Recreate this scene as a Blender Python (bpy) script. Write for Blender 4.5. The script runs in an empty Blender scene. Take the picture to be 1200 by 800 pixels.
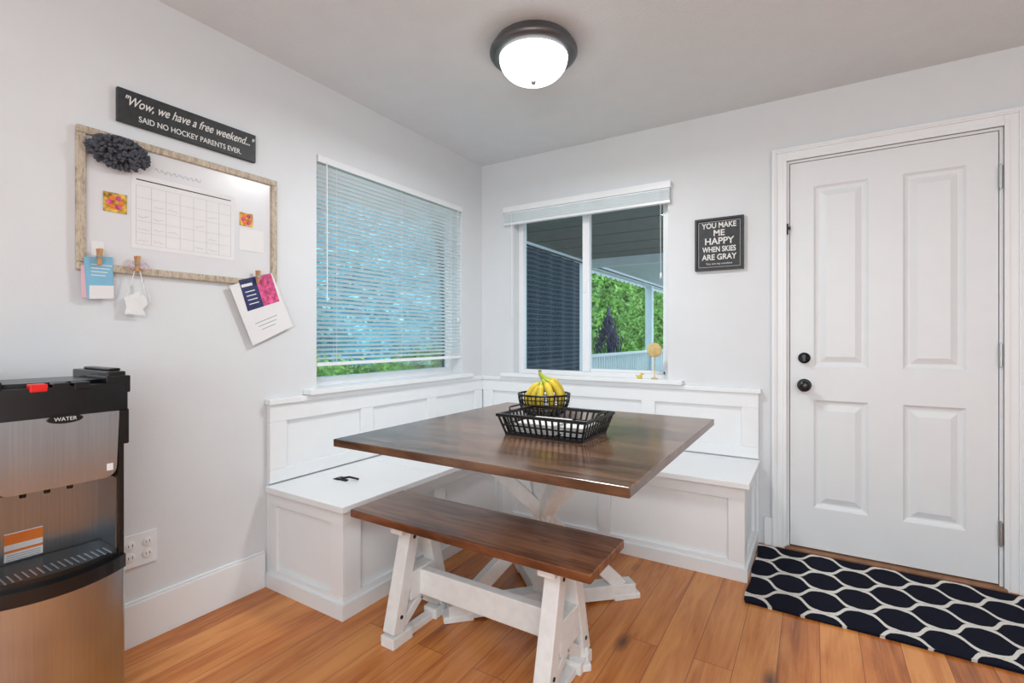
import bpy, math, random
from mathutils import Vector, Matrix, noise, Euler
random.seed(7)
scene = bpy.context.scene
try:
    scene.view_settings.view_transform = 'Standard'
    scene.view_settings.look = 'None'
    scene.view_settings.exposure = 0.0
except Exception as e:
    print(e)

# ------------------------------------------------------------ materials
def _new(name):
    m = bpy.data.materials.new(name); m.use_nodes = True
    nt = m.node_tree; b = nt.nodes['Principled BSDF']
    return m, nt, b
def N(nt, t, **kw):
    n = nt.nodes.new(t)
    for k, v in kw.items():
        if hasattr(n, k): setattr(n, k, v)
        else: n.inputs[k].default_value = v
    return n
def mat(name, col, rough=0.5, metal=0.0, var=0.04, scale=8.0, bump=0.0, bscale=60.0, stretch=(1,1,1), emit=None, estr=0, spec=None, coat=0):
    m, nt, b = _new(name); L = nt.links
    tc = N(nt, 'ShaderNodeTexCoord'); mp = N(nt, 'ShaderNodeMapping')
    mp.inputs['Scale'].default_value = stretch
    L.new(tc.outputs['Object'], mp.inputs['Vector'])
    no = N(nt, 'ShaderNodeTexNoise'); no.inputs['Scale'].default_value = scale; no.inputs['Detail'].default_value = 4
    L.new(mp.outputs[0], no.inputs['Vector'])
    r = N(nt, 'ShaderNodeValToRGB')
    r.color_ramp.elements[0].position = 0.3; r.color_ramp.elements[1].position = 0.7
    r.color_ramp.elements[0].color = (*[max(0, c*(1-var)) for c in col], 1)
    r.color_ramp.elements[1].color = (*[min(1, c*(1+var)) for c in col], 1)
    L.new(no.outputs['Fac'], r.inputs[0]); L.new(r.outputs[0], b.inputs['Base Color'])
    b.inputs['Roughness'].default_value = rough; b.inputs['Metallic'].default_value = metal
    if spec is not None: b.inputs['Specular IOR Level'].default_value = spec
    if coat: b.inputs['Coat Weight'].default_value = coat
    if bump > 0:
        n2 = N(nt, 'ShaderNodeTexNoise'); n2.inputs['Scale'].default_value = bscale; n2.inputs['Detail'].default_value = 5
        L.new(mp.outputs[0], n2.inputs['Vector'])
        bp = N(nt, 'ShaderNodeBump'); bp.inputs['Strength'].default_value = bump; bp.inputs['Distance'].default_value = 0.01
        L.new(n2.outputs['Fac'], bp.inputs['Height']); L.new(bp.outputs[0], b.inputs['Normal'])
    if emit:
        b.inputs['Emission Color'].default_value = (*emit, 1); b.inputs['Emission Strength'].default_value = estr
    return m

def wood(name, cols, along='X', plank=0.14, length=1.2, rough=0.35, gscale=1.0, mortar=0.0012, mcol=(0.05,0.02,0.01), knots=0.6, coat=0.0, pos=(0.50,0.68,0.9), kscale=1.0, pv=0.12):
    m, nt, b = _new(name); L = nt.links
    tc = N(nt, 'ShaderNodeTexCoord')
    rot = N(nt, 'ShaderNodeMapping')
    if along == 'Y': rot.inputs['Rotation'].default_value = (0, 0, math.radians(-90))
    L.new(tc.outputs['Object'], rot.inputs['Vector'])
    br = N(nt, 'ShaderNodeTexBrick'); br.offset = 0.37; br.offset_frequency = 2
    br.inputs['Color1'].default_value = (0,0,0,1); br.inputs['Color2'].default_value = (1,1,1,1)
    br.inputs['Mortar'].default_value = (0.5,0.5,0.5,1)
    br.inputs['Scale'].default_value = 1.0; br.inputs['Mortar Size'].default_value = mortar
    br.inputs['Mortar Smooth'].default_value = 0.2; br.inputs['Bias'].default_value = 0
    br.inputs['Brick Width'].default_value = length; br.inputs['Row Height'].default_value = plank
    L.new(rot.outputs[0], br.inputs['Vector'])
    mw = N(nt, 'ShaderNodeMath', operation='MULTIPLY'); mw.inputs[1].default_value = 17.0
    L.new(br.outputs['Color'], mw.inputs[0])
    st = N(nt, 'ShaderNodeMapping'); st.inputs['Scale'].default_value = (1.3*gscale, 11*gscale, 4*gscale)
    L.new(rot.outputs[0], st.inputs['Vector'])
    n1 = N(nt, 'ShaderNodeTexNoise', noise_dimensions='4D'); n1.inputs['Scale'].default_value = 1.4
    n1.inputs['Detail'].default_value = 7; n1.inputs['Roughness'].default_value = 0.62; n1.inputs['Distortion'].default_value = 0.9
    L.new(st.outputs[0], n1.inputs['Vector']); L.new(mw.outputs[0], n1.inputs['W'])
    st2 = N(nt, 'ShaderNodeMapping'); st2.inputs['Scale'].default_value = (3*gscale, 120*gscale, 20)
    L.new(rot.outputs[0], st2.inputs['Vector'])
    n2 = N(nt, 'ShaderNodeTexNoise', noise_dimensions='4D'); n2.inputs['Scale'].default_value = 1.0; n2.inputs['Detail'].default_value = 3
    L.new(st2.outputs[0], n2.inputs['Vector']); L.new(mw.outputs[0], n2.inputs['W'])
    mix1 = N(nt, 'ShaderNodeMath', operation='MULTIPLY_ADD'); mix1.inputs[1].default_value = 0.30
    L.new(n2.outputs['Fac'], mix1.inputs[0]); L.new(n1.outputs['Fac'], mix1.inputs[2])
    mix2 = N(nt, 'ShaderNodeMath', operation='MULTIPLY_ADD'); mix2.inputs[1].default_value = pv
    L.new(br.outputs['Color'], mix2.inputs[0]); L.new(mix1.outputs[0], mix2.inputs[2])
    ramp = N(nt, 'ShaderNodeValToRGB'); cr = ramp.color_ramp
    cr.elements[0].position = pos[0]; cr.elements[0].color = (*cols[0], 1)
    cr.elements[1].position = pos[2]; cr.elements[1].color = (*cols[2], 1)
    e = cr.elements.new(pos[1]); e.color = (*cols[1], 1)
    L.new(mix2.outputs[0], ramp.inputs[0])
    kv = N(nt, 'ShaderNodeMapping'); kv.inputs['Scale'].default_value = (1.6*gscale*kscale, 4.2*gscale*kscale, 1)
    L.new(rot.outputs[0], kv.inputs['Vector'])
    vo = N(nt, 'ShaderNodeTexVoronoi'); vo.inputs['Scale'].default_value = 1.15
    L.new(kv.outputs[0], vo.inputs['Vector'])
    kr = N(nt, 'ShaderNodeValToRGB'); kr.color_ramp.elements[0].position = 0.02; kr.color_ramp.elements[1].position = 0.13
    kr.color_ramp.elements[0].color = (1-knots,)*3+(1,); kr.color_ramp.elements[1].color = (1,1,1,1)
    L.new(vo.outputs['Distance'], kr.inputs[0])
    mk = N(nt, 'ShaderNodeMix', data_type='RGBA', blend_type='MULTIPLY'); mk.inputs['Factor'].default_value = 1
    L.new(ramp.outputs[0], mk.inputs[6]); L.new(kr.outputs[0], mk.inputs[7])
    mm = N(nt, 'ShaderNodeMix', data_type='RGBA'); mm.inputs[7].default_value = (*mcol, 1)
    L.new(br.outputs['Fac'], mm.inputs['Factor']); L.new(mk.outputs[2], mm.inputs[6])
    L.new(mm.outputs[2], b.inputs['Base Color'])
    b.inputs['Roughness'].default_value = rough
    if coat:
        b.inputs['Coat Weight'].default_value = coat; b.inputs['Coat Roughness'].default_value = 0.15
    bp = N(nt, 'ShaderNodeBump'); bp.inputs['Strength'].default_value = 0.08; bp.inputs['Distance'].default_value = 0.002
    L.new(mix1.outputs[0], bp.inputs['Height']); L.new(bp.outputs[0], b.inputs['Normal'])
    return m

M = {}
M['wall'] = mat('wall_paint', (0.735,0.76,0.78), 0.6, var=0.01, bump=0.05, bscale=140)
M['ceil'] = mat('ceiling_paint', (0.75,0.785,0.81), 0.85, var=0.015, bump=0.25, bscale=90)
M['white'] = mat('white_trim_paint', (0.86,0.885,0.90), 0.35, var=0.01)
M['door'] = mat('door_paint', (0.80,0.83,0.85), 0.4, var=0.01, bump=0.02, bscale=50)
M['bwhite'] = mat('distressed_white_paint', (0.82,0.83,0.82), 0.45, var=0.05, scale=30, bump=0.1)
M['vinyl'] = mat('vinyl_white', (0.85,0.87,0.89), 0.3, var=0.01)
M['slat'] = mat('blind_slat', (0.88,0.94,0.96), 0.4, var=0.02)
M['black'] = mat('black_plastic', (0.008,0.008,0.009), 0.25, var=0.1)
M['blackm'] = mat('black_metal', (0.012,0.012,0.013), 0.35, metal=0.3, var=0.1)
M['bronze'] = mat('bronze_ring', (0.13,0.13,0.135), 0.35, metal=0.7, var=0.1)
M['steel'] = mat('stainless_steel', (0.52,0.565,0.60), 0.24, metal=1.0, var=0.07, scale=3, stretch=(1,70,1))
M['steel_shaded'] = mat('stainless_recess_shade', (0.38,0.41,0.435), 0.28, metal=1.0, var=0.08, scale=3, stretch=(1,70,1))  # steel tone darkened to paint in the alcove's shade
for kk in ('steel','steel_shaded'):
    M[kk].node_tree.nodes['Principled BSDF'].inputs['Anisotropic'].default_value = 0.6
M['nickel'] = mat('hinge_nickel', (0.5,0.5,0.5), 0.35, metal=1.0)
M['red'] = mat('red_button', (0.8,0.02,0.02), 0.3)
M['paper'] = mat('paper', (0.80,0.80,0.80), 0.7, var=0.02)
M['board'] = mat('whiteboard_surface', (0.74,0.75,0.77), 0.25, var=0.01)
M['ink'] = mat('ink_grey', (0.35,0.36,0.40), 0.6)
M['inkl'] = mat('ink_pale', (0.58,0.59,0.62), 0.6)
M['orange'] = mat('orange_ink', (0.85,0.22,0.03), 0.6)
M['signblk'] = mat('sign_black', (0.025,0.027,0.03), 0.5, var=0.3, scale=40)
M['signtxt'] = mat('sign_lettering', (0.75,0.75,0.73), 0.6)
M['frame'] = wood('driftwood_frame', [(0.32,0.25,0.17),(0.52,0.44,0.34),(0.68,0.61,0.51)], plank=5, length=9, rough=0.6, gscale=6, knots=0.3)
M['clip'] = mat('clothespin_wood', (0.55,0.30,0.13), 0.6, var=0.15, scale=60)
M['duster'] = mat('chenille_grey', (0.075,0.08,0.10), 0.9, var=0.3, scale=60)
M['blue'] = mat('card_blue', (0.22,0.50,0.68), 0.6)
M['navy'] = mat('print_navy', (0.02,0.03,0.12), 0.5, var=0.3, scale=30)
M['pink'] = mat('print_pink', (0.75,0.08,0.22), 0.5, var=0.7, scale=45)
M['lpink'] = mat('card_pink', (0.75,0.48,0.55), 0.6)
M['yel'] = mat('magnet_flower', (0.75,0.35,0.05), 0.5, var=0.8, scale=55)
M['gold'] = mat('gold_trinket', (0.62,0.46,0.20), 0.4, var=0.2, scale=40)
M['banana'] = mat('banana_skin', (0.72,0.54,0.04), 0.5, var=0.2, scale=14)
M['bananag'] = mat('banana_green_end', (0.42,0.48,0.05), 0.5, var=0.2, scale=20)
M['bananat'] = mat('banana_tip', (0.10,0.08,0.03), 0.6, var=0.4, scale=40)
M['floor'] = wood('laminate_floor', [(0.22,0.052,0.008),(0.55,0.170,0.032),(0.76,0.31,0.080)], along='Y', plank=0.125, length=1.2, rough=0.26, mcol=(0.22,0.065,0.015), knots=0.75, pos=(0.46,0.68,0.94), kscale=0.9, pv=0.22)
M['table'] = wood('walnut_tabletop', [(0.030,0.013,0.007),(0.100,0.046,0.024),(0.22,0.115,0.062)], along='X', plank=0.18, length=4, rough=0.24, mcol=(0.03,0.014,0.008), knots=0.75, coat=0.3, pos=(0.50,0.66,0.84), gscale=1.2)
M['btop'] = wood('stained_bench_top', [(0.050,0.014,0.005),(0.175,0.058,0.022),(0.35,0.14,0.058)], along='X', plank=0.14, length=4, rough=0.3, mcol=(0.02,0.008,0.004), knots=0.92, gscale=1.6, coat=0.2, pos=(0.50,0.66,0.84), kscale=1.3)
M['thresh'] = mat('threshold_wood', (0.28,0.13,0.06), 0.5, var=0.2, scale=20)
M['lamp'] = mat('frosted_glass_lit', (0.95,0.95,0.95), 0.4, emit=(1.0,0.985,0.96), estr=3.2)
M['hedge'] = mat('hedge_foliage', (0.13,0.26,0.05), 0.8, var=0.85, scale=5, bump=0.8, bscale=25)
M['leaf'] = mat('leaf_green', (0.20,0.36,0.07), 0.6, var=0.6, scale=2)
M['teal'] = mat('tree_foliage_blue_cast', (0.14,0.48,0.60), 0.8, var=0.4, scale=4, bump=0.5, bscale=25)  # blue cast of the window view put into the foliage colour
M['tealleaf'] = mat('leaf_blue_cast', (0.36,0.77,0.90), 0.6, var=0.3, scale=2)  # same blue cast put into the leaf colour
M['plum'] = mat('plum_foliage', (0.09,0.07,0.13), 0.8, var=0.6, scale=9)
M['grass'] = mat('grass', (0.10,0.22,0.05), 0.9, var=0.5, scale=6, bump=0.5)
M['soffit'] = mat('porch_ceiling', (0.24,0.215,0.195), 0.7, var=0.08)
M['batten'] = mat('porch_ceiling_batten', (0.17,0.15,0.135), 0.7)
M['soffit_lit'] = mat('porch_ceiling_painted_lit', (0.62,0.64,0.66), 0.7, var=0.05)  # far ceiling made paler, its brighter light put into the colour
M['eave'] = mat('eave_soffit', (0.42,0.55,0.64), 0.7, var=0.05)
M['exwhite'] = mat('exterior_white_paint', (0.8,0.82,0.84), 0.6, var=0.03)
M['curtain'] = mat('outdoor_curtain', (0.028,0.045,0.085), 0.8, var=0.15, scale=20)
M['deck'] = mat('deck_boards', (0.20,0.18,0.16), 0.7, var=0.15)

def add_reflection_stripes(m, freq, dark, light):
    nt = m.node_tree; b = nt.nodes['Principled BSDF']; L = nt.links
    tc = N(nt,'ShaderNodeTexCoord'); w = N(nt,'ShaderNodeTexWave', bands_direction='Z')
    w.inputs['Scale'].default_value = freq; w.inputs['Distortion'].default_value = 0.0
    L.new(tc.outputs['Object'], w.inputs['Vector'])
    r = N(nt,'ShaderNodeValToRGB'); r.color_ramp.elements[0].color=(*dark,1); r.color_ramp.elements[1].color=(*light,1)
    r.color_ramp.elements[0].position=0.45; r.color_ramp.elements[1].position=1.0
    L.new(w.outputs['Fac'], r.inputs[0]); L.new(r.outputs[0], b.inputs['Base Color'])
add_reflection_stripes(M['curtain'], 5.5, (0.035,0.050,0.068), (0.085,0.115,0.15))  # stripes paint the blind's reflection in the glass onto the curtain

def glass_mat():
    m, nt, b = _new('window_glass'); L = nt.links
    out = nt.nodes['Material Output']
    tr = N(nt,'ShaderNodeBsdfTransparent'); tr.inputs['Color'].default_value=(0.92,0.95,0.95,1)
    gl = N(nt,'ShaderNodeBsdfGlossy'); gl.inputs['Roughness'].default_value=0.02
    fr = N(nt,'ShaderNodeFresnel'); fr.inputs['IOR'].default_value=1.3
    mx = N(nt,'ShaderNodeMixShader')
    L.new(fr.outputs[0], mx.inputs[0]); L.new(tr.outputs[0], mx.inputs[1]); L.new(gl.outputs[0], mx.inputs[2])
    L.new(mx.outputs[0], out.inputs['Surface'])
    return m
M['glass'] = glass_mat()

def rug_mat():
    m, nt, b = _new('trellis_rug'); L = nt.links
    tc = N(nt,'ShaderNodeTexCoord'); nz = N(nt,'ShaderNodeTexNoise'); nz.inputs['Scale'].default_value=110
    L.new(tc.outputs['Object'], nz.inputs['Vector'])
    sx = N(nt,'ShaderNodeSeparateXYZ'); L.new(tc.outputs['Object'], sx.inputs[0])
    def mth(op, a, bb=None, c=None):
        n = N(nt,'ShaderNodeMath', operation=op)
        for i, v in enumerate((a, bb, c)):
            if v is None: continue
            if isinstance(v, (int, float)): n.inputs[i].default_value = v
            else: L.new(v, n.inputs[i])
        return n.outputs[0]
    # lantern trellis: rounded cells whose curves fuse into short thick links
    Lx=0.255; P=0.100; A=0.050
    ph = mth('MULTIPLY', mth('ADD', sx.outputs['X'], 0.03), 2*math.pi/Lx)
    cs = mth('ADD', mth('ADD', mth('COSINE', ph), mth('MULTIPLY', mth('COSINE', mth('MULTIPLY', ph, 3)), -0.17)), mth('MULTIPLY', mth('COSINE', mth('MULTIPLY', ph, 5)), 0.05))
    cv = mth('MULTIPLY', cs, A)
    Y = sx.outputs['Y']
    dE = mth('ABSOLUTE', mth('WRAP', mth('SUBTRACT', Y, cv), P, -P))
    dO = mth('ABSOLUTE', mth('WRAP', mth('SUBTRACT', mth('ADD', Y, cv), P), P, -P))
    d = mth('MINIMUM', dE, dO)
    sl = mth('ABSOLUTE', mth('SINE', ph))
    wid = mth('ADD', mth('MULTIPLY', mth('POWER', sl, 2.0), 0.0095), 0.0065)
    f3 = mth('ADD', mth('DIVIDE', d, wid), mth('MULTIPLY', mth('SUBTRACT', nz.outputs['Fac'], 0.5), 0.5))
    r = N(nt,'ShaderNodeValToRGB'); r.color_ramp.elements[0].position=0.92; r.color_ramp.elements[1].position=1.0
    r.color_ramp.elements[0].color=(0.78,0.76,0.70,1); r.color_ramp.elements[1].color=(0.010,0.011,0.022,1)
    L.new(f3, r.inputs[0]); L.new(r.outputs[0], b.inputs['Base Color'])
    b.inputs['Roughness'].default_value=0.95; b.inputs['Specular IOR Level'].default_value=0.1
    bp = N(nt,'ShaderNodeBump'); bp.inputs['Strength'].default_value=0.6; bp.inputs['Distance'].default_value=0.004
    n4 = N(nt,'ShaderNodeTexNoise'); n4.inputs['Scale'].default_value=300; L.new(tc.outputs['Object'], n4.inputs['Vector'])
    L.new(n4.outputs['Fac'], bp.inputs['Height']); L.new(bp.outputs[0], b.inputs['Normal'])
    return m
M['rug'] = rug_mat()

# ------------------------------------------------------------ builder
class B:
    def __init__(s): s.v=[]; s.f=[]; s.m=[]; s.mats=[]; s.sm=[]
    def mi(s, k):
        if k not in s.mats: s.mats.append(k)
        return s.mats.index(k)
    def add(s, vs, fs, k, smooth=False):
        o=len(s.v); s.v += [tuple(v) for v in vs]; i=s.mi(k)
        for f in fs: s.f.append([o+a for a in f]); s.m.append(i); s.sm.append(smooth)
    def box(s, x0,y0,z0,x1,y1,z1,k):
        x0,x1=sorted((x0,x1)); y0,y1=sorted((y0,y1)); z0,z1=sorted((z0,z1))
        vs=[(x0,y0,z0),(x1,y0,z0),(x1,y1,z0),(x0,y1,z0),(x0,y0,z1),(x1,y0,z1),(x1,y1,z1),(x0,y1,z1)]
        s.add(vs,[(0,3,2,1),(4,5,6,7),(0,1,5,4),(1,2,6,5),(2,3,7,6),(3,0,4,7)],k)
    def obox(s, c, size, rot, k):
        R=rot.to_matrix() if hasattr(rot,'to_matrix') else rot
        hx,hy,hz=[a/2 for a in size]; c=Vector(c)
        pts=[(-hx,-hy,-hz),(hx,-hy,-hz),(hx,hy,-hz),(-hx,hy,-hz),(-hx,-hy,hz),(hx,-hy,hz),(hx,hy,hz),(-hx,hy,hz)]
        s.add([c+R@Vector(p) for p in pts],[(0,3,2,1),(4,5,6,7),(0,1,5,4),(1,2,6,5),(2,3,7,6),(3,0,4,7)],k)
    def beam(s, p0,p1,w,h,k,up=(0,0,1)):
        p0=Vector(p0);p1=Vector(p1); d=(p1-p0); l=d.length; d.normalize()
        u=Vector(up); side=d.cross(u)
        if side.length<1e-4: side=d.cross(Vector((1,0,0)))
        side.normalize(); u2=side.cross(d)
        R=Matrix((d,side,u2)).transposed()
        s.obox((p0+p1)/2,(l,w,h),R,k)
    def cyl(s, p0,p1,r0,r1=None,n=20,k='white',caps=True):
        if r1 is None: r1=r0
        s.tube([p0,p1],[r0,r1],k,n,caps)
    def tube(s, pts, rs, k, n=10, caps=True):
        pts=[Vector(p) for p in pts]
        if isinstance(rs,(int,float)): rs=[rs]*len(pts)
        vs=[];fs=[]; prev=None
        for i,p in enumerate(pts):
            d=(pts[min(i+1,len(pts)-1)]-pts[max(i-1,0)]).normalized()
            if prev is None:
                a=d.cross(Vector((0,0,1)))
                if a.length<1e-3: a=d.cross(Vector((1,0,0)))
            else: a=prev-d*prev.dot(d)
            a.normalize(); prev=a; b=d.cross(a)
            for j in range(n):
                t=2*math.pi*j/n; vs.append(p+(a*math.cos(t)+b*math.sin(t))*rs[i])
        for i in range(len(pts)-1):
            for j in range(n):
                j2=(j+1)%n; fs.append((i*n+j,i*n+j2,(i+1)*n+j2,(i+1)*n+j))
        s.add(vs,fs,k,True)
        if caps:
            s.add(vs[:n],[tuple(range(n))[::-1]],k); s.add(vs[-n:],[tuple(range(n))],k)
    def lathe(s, c, prof, k, n=40, ax='Z', smooth=True):
        vs=[];fs=[]; c=Vector(c)
        for r,h in prof:
            for j in range(n):
                t=2*math.pi*j/n; a,b=r*math.cos(t),r*math.sin(t)
                if ax=='Z': p=(a,b,h)
                elif ax=='Y': p=(a,h,b)
                else: p=(h,a,b)
                vs.append(c+Vector(p))
        for i in range(len(prof)-1):
            for j in range(n):
                j2=(j+1)%n; fs.append((i*n+j,i*n+j2,(i+1)*n+j2,(i+1)*n+j))
        s.add(vs,fs,k,smooth)
    def prism(s, poly, a0, a1, k, ax='Z', smooth=False):
        n=len(poly)
        def P(p,a):
            if ax=='Z': return (p[0],p[1],a)
            if ax=='X': return (a,p[0],p[1])
            return (p[0],a,p[1])
        vs=[P(p,a0) for p in poly]+[P(p,a1) for p in poly]
        s.add(vs,[tuple(range(n))[::-1],tuple(range(n,2*n))],k)
        s.add(vs,[(i,(i+1)%n,n+(i+1)%n,n+i) for i in range(n)],k,smooth)
    def make(s, name, bevel=0, parent=None, seg=2):
        me=bpy.data.meshes.new(name); me.from_pydata(s.v,[],s.f)
        for k in s.mats: me.materials.append(M[k])
        for i,p in enumerate(me.polygons): p.material_index=s.m[i]; p.use_smooth=s.sm[i]
        import bmesh
        bm=bmesh.new(); bm.from_mesh(me); bmesh.ops.recalc_face_normals(bm, faces=bm.faces); bm.to_mesh(me); bm.free()
        me.update()
        o=bpy.data.objects.new(name,me); scene.collection.objects.link(o)
        if bevel:
            md=o.modifiers.new('bevel','BEVEL'); md.width=bevel; md.segments=seg; md.limit_method='ANGLE'; md.angle_limit=math.radians(40)
        if parent: o.parent=parent
        return o
def empty(name):
    o=bpy.data.objects.new(name,None); scene.collection.objects.link(o); return o
def text(body, loc, size, rot, k, parent, name='lettering', shear=0, sx=1.0, ext=0.0006, bold=0.0):
    c=bpy.data.curves.new(name,'FONT'); c.body=body; c.size=size; c.align_x='CENTER'; c.align_y='CENTER'
    c.shear=shear; c.extrude=ext; c.offset=bold; c.materials.append(M[k])
    o=bpy.data.objects.new(name,c); scene.collection.objects.link(o)
    o.location=loc; o.rotation_euler=rot; o.scale=(sx,1,1); o.parent=parent
    return o
RL=(math.radians(90),0,math.radians(90))
RB=(math.radians(90),0,0)

# ------------------------------------------------------------ room
H=2.39; RX=4.4; RY=-6.0
LY0,LY1,LZ0,LZ1=-1.424,-0.246,0.865,2.03
BX0,BX1,BZ0,BZ1=0.275,1.36,0.855,2.035
DX0,DX1,DZ1=1.994,2.807,2.04
b=B(); b.box(-0.15,RY-0.15,-0.1,RX+0.15,0.15,0,'floor'); b.make('floor')
b=B(); b.box(-0.15,RY-0.15,H,RX+0.15,0.15,H+0.1,'ceil'); b.make('ceiling')
b=B()
b.box(-0.15,RY,0,0,LY0,H,'wall'); b.box(-0.15,LY1,0,0,0.15,H,'wall')
b.box(-0.15,LY0,0,0,LY1,LZ0,'wall'); b.box(-0.15,LY0,LZ1,0,LY1,H,'wall'); b.make('wall_left')
b=B()
b.box(0,0,0,BX0,0.15,H,'wall'); b.box(BX0,0,0,BX1,0.15,BZ0,'wall'); b.box(BX0,0,BZ1,BX1,0.15,H,'wall')
b.box(BX1,0,0,DX0-0.03,0.15,H,'wall'); b.box(DX0-0.03,0,DZ1+0.02,DX1+0.03,0.15,H,'wall'); b.box(DX1+0.03,0,0,RX,0.15,H,'wall')
b.make('wall_back')
b=B(); b.box(RX,RY,0,RX+0.15,0.15,H,'wall'); b.make('wall_right')
b=B(); b.box(-0.15,RY-0.15,0,RX+0.15,RY,H,'wall'); b.make('wall_rear')
b=B(); b.box(0,RY,0,0.016,-1.70,0.155,'white'); b.box(0,RY,0.155,0.010,-1.70,0.165,'white'); b.make('baseboard_left',0.003)
b=B(); b.box(1.875,-0.016,0,1.912,0,0.15,'white'); b.box(2.905,-0.016,0,RX,0,0.15,'white'); b.make('baseboard_back',0.003)

# ------------------------------------------------------------ windows
def blind_left():
    b=B(); e='slat'
    b.box(-0.030,LY0+0.004,LZ1-0.035,0.010,LY1-0.004,LZ1-0.002,'vinyl')
    z=LZ1-0.05
    while z>1.005:
        cx=-0.012; w=0.0128; a=math.radians(28)
        vs=[]
        for s,sg in ((-w,0.0),(0,0.002),(w,0.0)):
            vs.append((cx+s*math.cos(a), LY0+0.008, z+s*math.sin(a)+sg))
            vs.append((cx+s*math.cos(a), LY1-0.008, z+s*math.sin(a)+sg))
        b.add(vs,[(0,1,3,2),(2,3,5,4)],e,True)
        z-=0.0225
    b.box(-0.022,LY0+0.006,0.975,-0.002,LY1-0.006,0.992,'vinyl')
    for y in (LY0+0.12,(LY0+LY1)/2,LY1-0.12):
        for x in (-0.0245,0.0015):
            b.box(x-0.0006,y-0.0006,0.985,x+0.0006,y+0.0006,LZ1-0.03,'vinyl')
    b.tube([(0.014,LY0+0.05,LZ1-0.03),(0.016,LY0+0.05,1.3)],0.003,'vinyl',6)
    b.tube([(0.014,LY1-0.06,LZ1-0.03),(0.016,LY1-0.06,1.25)],0.0015,'vinyl',6)
    b.lathe((0.016,LY1-0.06,1.22),[(0,0.035),(0.006,0.03),(0.008,0),(0,0)],'vinyl',8)
    return b
root=empty('window_blind'); blind_left().make('blind_slats',parent=root)
root=empty('window_1')
b=B(); X0,X1=-0.135,-0.085; fw=0.045
b.box(X0,LY0,LZ0,X1,LY0+fw,LZ1,'vinyl'); b.box(X0,LY1-fw,LZ0,X1,LY1,LZ1,'vinyl')
b.box(X0,LY0+fw,LZ0,X1,LY1-fw,LZ0+fw,'vinyl'); b.box(X0,LY0+fw,LZ1-fw,X1,LY1-fw,LZ1,'vinyl')
b.make('frame',0.003,root)
b=B(); b.box(-0.112,LY0+fw,LZ0+fw,-0.108,LY1-fw,LZ1-fw,'glass'); b.make('glass_pane',parent=root)
root=empty('window_2')
b=B(); Y0,Y1=0.075,0.13; fw=0.035
b.box(BX0,Y0,BZ0,BX0+fw,Y1,BZ1,'vinyl'); b.box(BX1-fw,Y0,BZ0,BX1,Y1,BZ1,'vinyl')
b.box(BX0+fw,Y0,BZ0,BX1-fw,Y1,BZ0+fw,'vinyl'); b.box(BX0+fw,Y0,BZ1-fw,BX1-fw,Y1,BZ1,'vinyl')
mx=0.80
b.box(mx-0.022,Y0-0.008,BZ0+fw,mx+0.028,Y1-0.02,BZ1-fw,'vinyl')
b.box(mx+0.028,Y0+0.01,BZ0+fw,BX1-fw,Y0+0.03,BZ0+fw+0.02,'vinyl')
b.box(BX1-fw-0.015,Y0+0.01,BZ0+fw,BX1-fw,Y0+0.03,BZ1-fw,'vinyl')
b.box(mx-0.012,Y0-0.016,1.42,mx+0.012,Y0-0.008,1.50,'vinyl')
b.make('frame',0.003,root)
b=B(); b.box(BX0+fw,0.108,BZ0+fw,mx-0.02,0.112,BZ1-fw,'glass'); b.box(mx+0.028,0.095,BZ0+fw,BX1-fw-0.01,0.099,BZ1-fw,'glass'); b.make('glass_pane',parent=root)
root=empty('window_blind')
b=B(); b.box(0.215,-0.045,2.005,1.385,-0.002,2.045,'vinyl')
z=2.0
for i in range(12):
    z-=0.0056; b.box(0.222,-0.040+0.004*(i%2),z-0.0012,1.378,-0.008,z+0.0012,'slat')
b.box(0.224,-0.030,z-0.001,1.376,-0.012,2.005,'slat')
b.box(0.220,-0.040,z-0.016,1.380,-0.008,z-0.003,'vinyl')
b.tube([(1.33,-0.05,2.0),(1.33,-0.05,1.75),(1.332,-0.05,1.5)],0.0015,'vinyl',6)
b.lathe((1.332,-0.05,1.47),[(0,0.035),(0.006,0.03),(0.008,0),(0,0)],'vinyl',8)
b.tube([(0.29,-0.05,2.0),(0.29,-0.045,1.25)],0.003,'vinyl',6)
b.make('raised_slats',parent=root)
b=B(); b.box(-0.085,LY0+0.001,0.845,0.0,LY1-0.001,0.8655,'white'); b.box(0.0,-1.50,0.842,0.062,-0.19,0.868,'white'); b.make('trim_1',0.003)
b=B(); b.box(BX0+0.001,0,0.84,BX1-0.001,0.075,0.858,'white'); b.box(0.20,-0.062,0.842,1.455,0.0,0.868,'white'); b.make('trim_2',0.003)

# ------------------------------------------------------------ door
def raised_face(b, x0,z0,x1,z1,y,k):
    insets=[(0,0),(0.010,0.010),(0.020,0.013),(0.028,0.013),(0.055,0.002)]
    rings=[]
    for ins,d in insets: rings.append([(x0+ins,y+d,z0+ins),(x1-ins,y+d,z0+ins),(x1-ins,y+d,z1-ins),(x0+ins,y+d,z1-ins)])
    vs=[p for r in rings for p in r]; fs=[]
    for i in range(len(rings)-1):
        for j in range(4):
            j2=(j+1)%4; fs.append((i*4+j,i*4+j2,i*4+4+j2,i*4+4+j))
    l=(len(rings)-1)*4; fs.append((l,l+1,l+2,l+3)); b.add(vs,fs,k)
root=empty('door_1')
b=B(); yd=0.006; y2=0.045; z0=0.022
cols=[(2.104,2.336),(2.470,2.698)]; rows=[(0.235,0.795),(0.965,1.905)]
xs=[DX0+0.003,cols[0][0],cols[0][1],cols[1][0],cols[1][1],DX1-0.003]
for i in (0,2,4): b.box(xs[i],yd,z0,xs[i+1],y2,DZ1-0.003,'door')
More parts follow.
